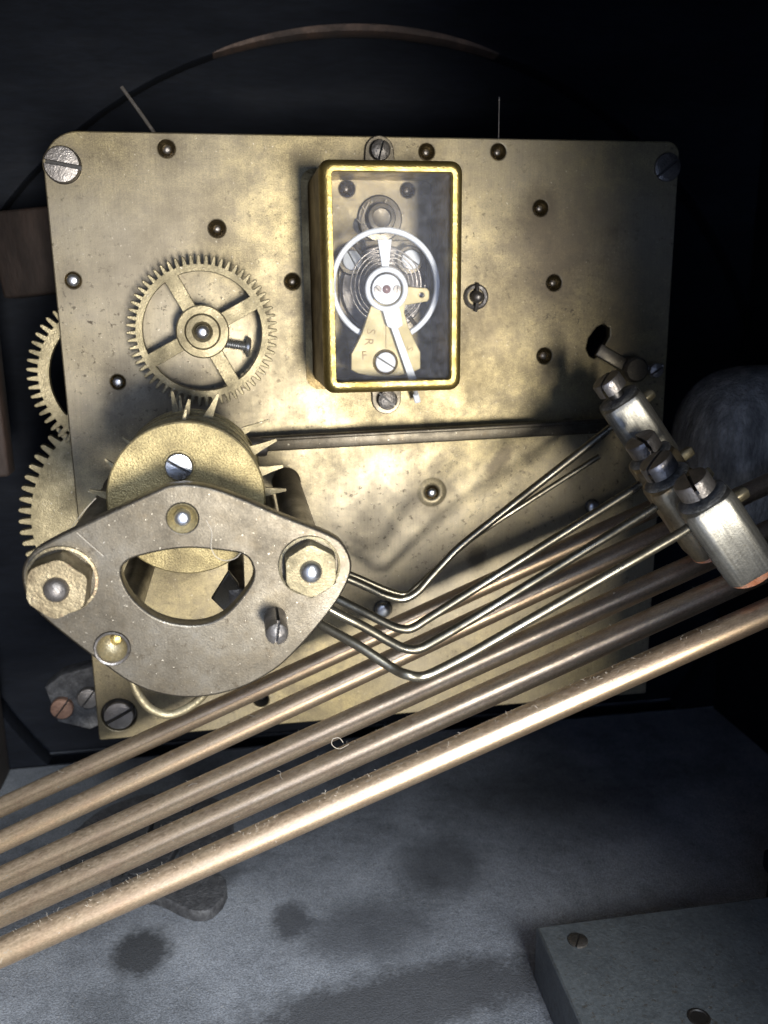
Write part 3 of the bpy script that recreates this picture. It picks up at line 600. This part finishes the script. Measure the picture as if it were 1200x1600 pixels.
for k, dz in enumerate((-2.6, -7.8, -13.0, -18.2)):
    dc = link('pin_disc', drum('pin_disc', RB - (0.25 if k else 0.5), dz - 2.1, dz - .7), GRAINY, barrel, (0, 0, 0), FACE)
    hk = HB0 + dz - 1.2
    for b_, t_, big in spk[k]:
        A = P(*b_, hk) - q; T = P(*t_, hk) - q; A2 = Vector((A.x, A.z, dz - 1.2)); T2 = Vector((T.x, T.z, dz - 1.2))
        u = (T2 - A2).normalized(); A2 -= u * 1.6; s_ = Vector((-u.y, u.x, 0)); zz = Vector((0, 0, 1))
        w0, w1 = (1.15, .22) if big else (.7, .15)
        bm = bmesh.new()
        ra = [bm.verts.new(A2 + s_ * a * w0 + zz * b * .55) for a, b in ((-1, -1), (1, -1), (1, 1), (-1, 1))]
        rm_ = [bm.verts.new(A2.lerp(T2, .5) + s_ * a * w0 * .5 + zz * b * .45) for a, b in ((-1, -1), (1, -1), (1, 1), (-1, 1))]
        rt = [bm.verts.new(T2 + s_ * a * w1 + zz * b * .3) for a, b in ((-1, -1), (1, -1), (1, 1), (-1, 1))]
        for X, Y in ((ra, rm_), (rm_, rt)):
            for n in range(4): bm.faces.new((X[n], X[(n + 1) % 4], Y[(n + 1) % 4], Y[n]))
        bm.faces.new(ra[::-1]); bm.faces.new(rt)
        link('spike', finish(bm, 'spike', False), GEARM, dc)
# pointed bracket below the barrel, seen through the opening
hb = 45; o0 = P(355, 925, hb)
pb = thing('pointed_bracket', 'pointed brass leaf seen through the opening of the diamond shaped plate', 'bracket', o0)
link('bracket_leaf', prism('bracket_leaf', [O2([(330, 936), (342, 917), (357, 893), (372, 912), (378, 935), (357, 962)], hb, o0)], -1.5, 0, .3), DULL, pb, (0, 0, 0), FACE)
link('bracket_stem', rbox('bracket_stem', 3.2, 3.2, hb, .3, 1, -hb + .02), DARKST, pb, (1.6, 0, -1.0), FACE)

# ------------------------------------------------------------------ diamond shaped front plate with nuts and pillars
do = P(290, 920, HD)
dp = thing('diamond_plate', 'grey brass diamond shaped plate with a half moon opening, held by two hex nuts', 'bearing plate', do)
out = [(240, 769), (265, 759), (298, 757), (332, 763), (372, 777), (440, 806), (516, 836), (538, 853), (549, 878), (546, 903), (528, 938), (500, 975), (462, 1018), (425, 1050), (372, 1077), (310, 1090), (255, 1086), (205, 1068), (150, 1030), (100, 992), (58, 956), (40, 930), (34, 895), (46, 868), (78, 846), (150, 811)]
hol = [(189, 893), (198, 878), (220, 869), (262, 860), (300, 857), (347, 861), (380, 867), (394, 884), (394, 907), (376, 935), (348, 963), (314, 976), (275, 975), (240, 963), (211, 940), (195, 916)]
mm = pm(HD)
def c2(px, py, r): p = P(px, py, HD) - do; return circle(p.x, p.z, r * mm, 32)
dpl = link('plate_body', prism('plate_body', [[(v.x, v.y) for v in closed_spline([(a, b, 0) for a, b in O2(out, HD, do)], 4)], [(v.x, v.y) for v in closed_spline([(a, b, 0) for a, b in O2(hol, HD, do)], 4)], c2(285, 810, 22), c2(175, 1013, 25)], -3.0, 0, .35, 2), DULL, dp, (0, 0, 0), FACE)
def atd(px, py, h=HD): return P(px, py, h) - do
link('oil_sink', oil_cup_mesh('oil_sink', 22 * mm, 1.6), GRAINY, dp, atd(285, 810), FACE)
link('barrel_pivot', pin_mesh('barrel_pivot', 12.5 * mm, -1.5, .5), STEEL, dp, atd(285, 810), FACE)
link('bushing_ring', lathe('bushing_ring', [(25.5 * mm, -.3), (26.5 * mm, .0), (27.5 * mm, .3), (26 * mm, .45), (23.5 * mm, .3), (22.5 * mm, -.2)], 40), SCREWM, dp, atd(175, 1013), FACE)
link('bushing_cup', lathe('bushing_cup', [(23.2 * mm, -.1), (20 * mm, -1.4), (14 * mm, -2.4), (0, -2.8)], 36, 60), GEARM, dp, atd(175, 1013), FACE)
link('pillar_end', lathe('pillar_end', [(9 * mm, -3.0), (8 * mm, -1.8), (0, -1.4)], 24), GOLD, dp, atd(175, 1013) + Vector((.4, 0, .6)), FACE)
def nut(px, py, R, hgt, a0, rs, m, worn=0.0):
    o = atd(px, py, HD + hgt); o = Vector((o.x, 0, o.z))
    bm = bmesh.new(); rings = []
    for f, z in ((1, 0), (1, hgt * .86), (.93, hgt), (.42, hgt)):
        rg = []
        for k in range(48):
            a = 2 * math.pi * k / 48; ah = ((a - a0) % (math.pi / 3)) - math.pi / 6
            hexr = R * .87 / math.cos(ah); rr = min(hexr, R * .995); rr = rr if f == 1 else (R * f * .92 if f < .9 else min(hexr * .965, R * .91))
            wv = 1 + worn * (math.sin(a * 3 + 1) * .4 + math.sin(a * 7) * .25)
            rg.append(bm.verts.new((rr * wv * math.cos(a), rr * wv * math.sin(a), z)))
        rings.append(rg)
    for A, B in zip(rings, rings[1:]):
        for k in range(48): bm.faces.new((A[k], A[(k + 1) % 48], B[(k + 1) % 48], B[k]))
    bm.faces.new(rings[-1]); bm.faces.new(rings[0][::-1])
    n_ = link('hex_nut', finish(bm, 'hex_nut', True, 30), m, dp, o, FACE)
    link('stud_end', lathe('stud_end', [(rs * 1.05, hgt - .05), (rs, hgt + .15), (rs * .97, hgt + rs * .35), (rs * .75, hgt + rs * .7), (rs * .3, hgt + rs * .85), (0, hgt + rs * .88)], 28, 60), STEEL if not worn else SCREWM, n_)
    link('nut_washer', lathe('nut_washer', [(R * 1.08, 0.01), (R * 1.08, .5), (R * 1.0, .6)], 40), m, n_)
    return o
NUTM = mat('worn_brown_brass_nut', [(0.12, 0.092, 0.052), (0.22, 0.178, 0.105), (0.31, 0.26, 0.165)], 0.7, 0.42, 220, 0.25, 2600, 0.4, (0.22, 0.10, 0.06), 300, fine=0.3)
nl = nut(88, 921, 52 * mm * .93, 4.8, 0.35, 18 * mm, NUTM, 0.03)
nr = nut(486, 893, 47 * mm * .95, 3.2, 0.52, 17 * mm, GEARM)
for o, r in ((nl, 3.3), (nr, 3.3), (atd(175, 1013), 3.0)):
    link('pillar', lathe('pillar', [(r, -HD + .02), (r, -HD + 1.5), (r * .92, -HD + 2), (r * .92, -5), (r, -4.5), (r, -3.02)], 32), DULL, dp, (o.x, 0, o.z), FACE)
# short slotted post standing on the plate
a = atd(429, 968); link('slotted_post', slot_screw_mesh('slotted_post', 18 * mm * .97, 7.4, .26, .16, .1, math.radians(80)), SCREWM, dp, (a.x + .1, 0, a.z + .35), FACE)
# loop of brass wire under the plate
lp = [P(x, y, HD - 5) for x, y in ((205, 1060), (218, 1088), (236, 1108), (262, 1117), (288, 1109), (312, 1092), (330, 1070))]
wl = link('wire_loop', tube('wire_loop', spline(lp, 6), 7 * mm, 12), GEARM); tag(wl, 'short loop of yellow brass wire hanging below the diamond shaped plate', 'wire loop')
# two dim screws on a dark foot, left of the plate's bottom corner
o0 = P(118, 1092, -12)
ft = thing('rusty_bracket', 'dim rusty foot with two screws left of the bottom corner of the plate', 'bracket', o0)
link('foot_plate', prism('foot_plate', [O2([(70, 1075), (95, 1055), (150, 1040), (185, 1060), (190, 1120), (140, 1140), (90, 1128)], -12, o0)], -6, 0, .5), CRUST, ft, (0, 0, 0), FACE)
RUSTM = mat('rusty_screw', [(0.14, 0.075, 0.05), (0.26, 0.15, 0.10)], 0.3, 0.6, 300, 0.4, 1800, fine=0.3)
for px, py, m in ((98, 1104, RUSTM), (139, 1088, SCREWM)):
    link('foot_screw', slot_screw_mesh('foot_screw', 2.7, 1.6, .15, .5, .15, .9), m, ft, P(px, py, -12) - o0, FACE)

# ------------------------------------------------------------------ chime rods
rods = [((0, 1262), (1004, 802), 1.07, 'hindmost of the five slanting copper brass chime rods, nearest the plate'),
        ((0, 1316), (1028, 836), 1.17, 'second slanting chime rod in front of the plate, passing below the wire bends'),
        ((0, 1374), (1083, 884), 1.31, 'middle one of the five slanting copper brass chime rods'),
        ((0, 1428), (1136, 917), 1.426, 'fourth slanting chime rod, just behind the thick fuzzy front one'),
        ((0, 1489), (1200, 956), 1.556, 'frontmost and thickest looking chime rod, its upper side furred with dust')]
for k, (p0, p1, r, lab) in enumerate(rods):
    h = H(r); a = P(*p0, h); b = P(*p1, h); d = (b - a); Ln = d.length; d.normalize()
    a = a - d * 24; b = a + d * (24 + Ln + (62, 52, 40, 30, 22)[k])
    t = thing('chime_rod', lab, 'chime rod', a, 'slanting chime rods')
    link('rod_body', lathe('rod_body', [(0, 0), (2.0, 0), (2.2 + .03 * k, .2), (2.2 + .03 * k, (b - a).length)], 36), ROD, t, (0, 0, 0), aim(d))
    bm = bmesh.new(); up = Vector((0, 0, 1)); up = (up - d * up.dot(d)).normalized(); sd = d.cross(up)
    for j in range((40, 60, 80, 110, 380)[k]):
        an = random.gauss(-.35 if k == 4 else -.1, .5); nn = (up * math.cos(an) + sd * -math.sin(an)) if True else up
        if nn.y > 0.75: continue
        p = d * random.uniform(20, (b - a).length - 30) + nn * (2.15 + .03 * k)
        g = [p]; dd = (nn + Vector((random.uniform(-1, 1), random.uniform(-1, 1), random.uniform(-1, 1))) * 1.1).normalized()
        ln = random.choice((.2, .3, .3, .4, .5, .8)) * (1.0 if k == 4 else .8)
        for i in range(3):
            p = p + dd * ln / 3; dd = (dd + Vector((random.uniform(-1, 1), random.uniform(-1, 1), random.uniform(-1, 1))) * .45).normalized(); g.append(p)
        tube_bm(bm, g, random.uniform(.018, .036), 3)
    for j in range(2):
        nn = (up + Vector((0, -.6, 0))).normalized(); p = d * random.uniform(30, (b - a).length - 50) + nn * 2.2
        tube_bm(bm, spline(curl(p, random.uniform(1.5, 3.5), 8, 1, .8), 3), .03, 4)
    fz = link('dust_fuzz', finish(bm, 'dust_fuzz'), LINT, t); fz['kind'] = 'stuff'

# black dusty casting that the rods run into
bc = P(1182, 712, 6)
bm = bmesh.new(); bmesh.ops.create_uvsphere(bm, u_segments=64, v_segments=40, radius=1)
for v in bm.verts:
    x, y, z = v.co; f = (abs(x) ** 2.6 + abs(y) ** 2.6 + abs(z) ** 2.6) ** (-1 / 2.6)
    v.co = Vector((x * f * 20.0 + (16 if x > 0 else 0) * min(1, abs(x) * 1.5), y * f * 17, z * f * 22.0))
cb = thing('chime_block', 'black dusty rounded iron block behind the hammer heads at the right', 'chime block', bc)
link('block_body', finish(bm, 'block_body', True, 60), IRON, cb)
link('block_arm', rbox('block_arm', 126 - bc.x - 16, 22, 24, 2, 3), IRON, cb, (16 + (126 - bc.x - 16) / 2, 2, -2))

# ------------------------------------------------------------------ hammers
HR = 34 * .1469 * 1.0
def head_mesh(R, L):
    bm = bmesh.new(); rings = []; n = 56
    for f, z in ((.0, 0), (.80, 0), (.93, .35), (1, 1.2), (1, L - .9), (.95, L - .2), (.86, L), (0, L)):
        rg = []
        for k in range(n):
            a = 2 * math.pi * k / n; c_, s_ = math.cos(a), math.sin(a)
            e = 9; rr = (abs(c_) ** e + abs(s_) ** e) ** (-1 / e) * .9; rr = min(rr, 1.08)
            rg.append(bm.verts.new((R * f * rr * c_, R * f * rr * s_, z)))
        rings.append(rg)
    for A, B in zip(rings, rings[1:]):
        for k in range(n): bm.faces.new((A[k], A[(k + 1) % n], B[(k + 1) % n], B[k]))
    bmesh.ops.remove_doubles(bm, verts=bm.verts, dist=1e-5)
    return finish(bm, 'hammer_head', True, 28)
HL = 16.2
HEAD = head_mesh(HR, HL); HEAD2 = None
ENDCAP = lathe('head_end', [(HR * .86, -.02), (HR * .80, -.25), (HR * .5, -.4), (0, -.45)], 40)
PAD = lathe('striking_pad', [(0, HL - .6), (HR * .84, HL - .6), (HR * .86, HL + .9), (HR * .75, HL + 1.3), (0, HL + 1.35)], 36)
HSCREW = slot_screw_mesh('clamp_screw', 3.1, 2.8, .2, .35, .06, .3)
SHANK = lathe('screw_shank', [(1.5, -1.0), (1.5, 2.2)], 20)
WEND = rbox('wire_end', 1.9, 1.9, 3.0, .3, 1)
wires = [([(505, 893), (530, 901), (548, 906), (575, 918), (604, 931), (630, 936), (652, 925), (672, 903), (695, 878), (720, 853), (780, 805), (850, 750), (946, 675)], (1015, 617), (966, 622), 1.17, 'topmost and hindmost chime hammer, a lone slotted screw on its pale head'),
         ([(490, 916), (528, 936), (570, 957), (606, 975), (625, 982), (643, 982), (668, 967), (720, 934), (990, 764)], (1075, 707), (1016, 712), 1.30, 'second chime hammer from the top, head mostly hidden by the slotted screws'),
         ([(480, 930), (516, 952), (570, 980), (612, 1004), (633, 1013), (654, 1014), (682, 1000), (740, 966), (1012, 799)], (1105, 741), (1041, 746), 1.40, 'third chime hammer from the top, dark brown head behind the front one'),
         ([(470, 955), (500, 975), (560, 1009), (612, 1043), (636, 1054), (660, 1057), (690, 1045), (740, 1019), (1060, 835)], (1160, 771), (1097, 777), 1.52, 'front chime hammer, big pale blocky head with an orange pad at its end')]
BROWNHEAD = mat('brown_stained_brass_head', [(0.16, 0.12, 0.07), (0.28, 0.22, 0.13), (0.38, 0.31, 0.2)], 0.75, 0.42, 180, 0.15, 2000, 0.4, fine=0.2)
hm = []
a0_ = P(440, 920, HD); arb = thing('hammer_arbor', 'dark brown arbor behind the diamond shaped plate that carries the hammer wires', 'arbor', (a0_.x, -.02, a0_.z))
link('arbor_shaft', lathe('arbor_shaft', [(1.6, 0), (1.6, HD - 3.1)], 24), DARKST, arb, (0, 0, 0), FACE)
for r in (1.17, 1.30, 1.40):
    link('arbor_collar', lathe('arbor_collar', [(1.6, -1.6), (2.6, -1.4), (2.6, 1.4), (1.6, 1.6)], 24), DULL, arb, (0, -min(H(r), HD - 5), 0), FACE)
for k, (wp, nub, st, r, lab) in enumerate(wires):
    rj = min(r, 1.40); wp = [(369 + 47.3 * rj, 466 + 302.7 * rj)] + wp
    h = H(r); s0 = P(*st, h); dr = (P(st[0] + 55, st[1] + 82, h) - s0).normalized()
    t = thing('chime_hammer', lab, 'chime hammer', s0, 'chime hammers on bent wires'); hm.append(t)
    A = aim(dr, (0, -1, 0)); A = A @ Matrix.Rotation(math.radians((14, 10, 8, 14)[k]), 3, 'Z')
    me = HEAD if k in (0, 3) else (HEAD2 or HEAD.copy())
    if k in (1, 2):
        HEAD2 = me; me.materials.clear() if k == 1 else None
    link('hammer_head', me, BROWNHEAD if k in (1, 2) else HEADM, t, (0, 0, 0), A)
    link('head_end', ENDCAP, HEADEND, t, (0, 0, 0), A)
    link('striking_pad', PAD, PADM, t, (0, 0, 0), A)
    B = aim(-dr, (0, -1, 0))
    link('screw_shank', SHANK, DARKST, t, -dr * .2, B)
    sc_ = link('clamp_screw', HSCREW, SCREWM, t, -dr * (1.3 if k else 2.2), B @ Matrix.Rotation((.4, 1.2, .2, .9)[k], 3, 'Z'))
    back = {0: 1.40, 1: 1.41, 2: 1.43, 3: 1.47, 4: 1.50} if k == 3 else {}     # the front wire bends forward from behind the plate
    pts = [P(x, y, H(back.get(i_, r))) for i_, (x, y) in enumerate(wp)]; nb = P(*nub, h); wd = (nb - pts[-1]).normalized()
    sp = spline(pts[:-1], 6); sp = sp + [pts[-1], pts[-1] + wd * 2]
    link('hammer_wire', tube('hammer_wire', sp, .86, 14, None, s0), WIREM, t)
    link('wire_end', WEND, GEARM if k < 3 else HEADEND, t, nb - s0 - wd * .6, aim(wd) @ Matrix.Rotation(.5 + k, 3, 'Z'))
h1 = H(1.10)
sw = link('reflected_wire', tube('reflected_wire', spline([P(x, y, h1) for x, y in ((500, 884), (530, 891), (560, 902), (606, 922), (634, 928), (650, 917), (700, 872), (760, 826), (936, 713))], 6), .62, 12), WIREM)  # modelled wire standing for the hammer wire's reflection in the plate
tag(sw, 'reflection of the topmost hammer wire in the plate, built as a thin wire below it', 'wire')

# ------------------------------------------------------------------ stray wires behind the top edge
s1 = link('stray_wire', tube('stray_wire', [P(244, 212, -8), P(222, 180, -9), P(190, 136, -10)], .42, 8), SCREWM)
tag(s1, 'thin grey wire sticking up behind the top left edge of the plate', 'wire')
s2 = link('stray_wire', tube('stray_wire', [P(779, 222, -6), P(780, 152, -7)], .12, 6), SCREWM)
tag(s2, 'hair thin upright thread above the top edge of the plate, right of the box', 'thread')

# ------------------------------------------------------------------ on the floor
def slab(name, px_pts, z, th, parent, org, m):
    pts = [PF(x, y, z) for x, y in px_pts]; ol = [(v.x, v.y) for v in closed_spline([(p.x, p.y, 0) for p in pts], 4)]
    ol = [(x + random.uniform(-.15, .15) - org.x, y + random.uniform(-.15, .15) - org.y) for x, y in ol]
    return link(name, prism(name, [ol], 0.02, th, .3), m, parent, (0, 0, z - th - org.z))
o0 = PF(225, 1330, ZF)
cr = thing('cracked_disc', 'dark crusty disc broken in pieces on the floor beneath the chime rods', 'debris', o0)
zt = ZF + 3
for pts in ([(100, 1318), (125, 1290), (160, 1264), (200, 1248), (240, 1240), (248, 1262), (232, 1292), (224, 1322), (190, 1352), (130, 1376), (96, 1352)],
            [(246, 1240), (290, 1244), (300, 1262), (286, 1298), (262, 1344), (232, 1362), (200, 1362), (230, 1322), (240, 1290)],
            [(306, 1254), (334, 1246), (362, 1270), (362, 1310), (340, 1336), (306, 1352), (276, 1350), (294, 1304)],
            [(176, 1368), (225, 1368), (262, 1362), (318, 1360), (348, 1368), (352, 1396), (320, 1424), (278, 1414), (240, 1398), (190, 1400)]):
    slab('fragment', pts, zt, 3, cr, o0, CRUST)
zt = ZF + 13
cn = PF(838, 1448, zt)
blk = thing('seat_block', 'grey green block with a round screw on the floor in the bottom right corner', 'block', Vector((cn.x, cn.y, ZF)))
e1 = (PF(1200, 1400, zt) - cn); e2 = (PF(906, 1600, zt) - cn)
e1 = e1.normalized(); L1 = 92; L2 = 70; e2 = e2.normalized()
ol = [(0, 0), (e2.x * L2, e2.y * L2), (e2.x * L2 + e1.x * L1, e2.y * L2 + e1.y * L1), (e1.x * L1, e1.y * L1)]
link('block_body', prism('block_body', [ol], 0.02, 13, .5, 2), BLOCKM, blk)
for px, py, r in ((903, 1471, 17), (1092, 1590, 16)):
    p = PF(px, py, zt) - Vector((cn.x, cn.y, ZF))
    if px < 1000: link('block_screw', slot_screw_mesh('block_screw', 2.0, .5, .2, .4, .1, 1.0), DARKST, blk, p)
    else: link('block_hole', lathe('block_hole', [(2.1, -.1), (2.05, .18), (1.7, .22), (1.5, .03), (0, .03)], 28), BLACKHOLE, blk, p)  # flat black disc painted as the dark of a hole
p = PF(1198, 1500, ZF); pz = thing('dark_post', 'black upright post at the right edge beside the grey green block', 'post', Vector((p.x + 8, p.y, ZF)))
link('post_body', rbox('post_body', 12, 12, 42, 1.0, 2, 0.02), BLACKWOOD, pz)
link('post_collar', rbox('post_collar', 14, 14, 5, 1.0, 2, 18), BLACKWOOD, pz)
# worn wooden edge at the far left
p = P(4, 580, -30); we = link('wooden_upright', rbox('wooden_upright', 8, 7, 52, .8), BROWNWOOD, None, (p.x - 4.4, p.y, p.z)); tag(we, 'worn brown wooden upright running along the left edge beside the gears', 'upright')

# ------------------------------------------------------------------ lint and scratches' loose hairs
def hair(label, px, h, r=.07):
    o = link('lint_thread', tube('lint_thread', spline([P(x, y, h) for x, y in px], 6), r, 5), LINT); tag(o, label, 'lint')
hair('curved pale hair lying across the diamond plate above its opening', [(322, 812), (331, 832), (330, 855), (338, 870), (352, 876), (368, 872), (376, 864)], HD + .25)
hair('pale straight scratch on the diamond plate right of the left nut, built as a thread', [(120, 832), (140, 850), (162, 869)], HD + .2)  # raised thread standing for a pale scratch in the plate
hair('small curled thread caught on the fourth chime rod', [(545, 1163), (530, 1170), (519, 1164), (520, 1155), (530, 1153), (536, 1160)], H(1.426) + 2.2, .055)
hair('cobweb strand between the left spike and the diamond plate', [(150, 778), (130, 800), (112, 824)], HD - 4, .05)
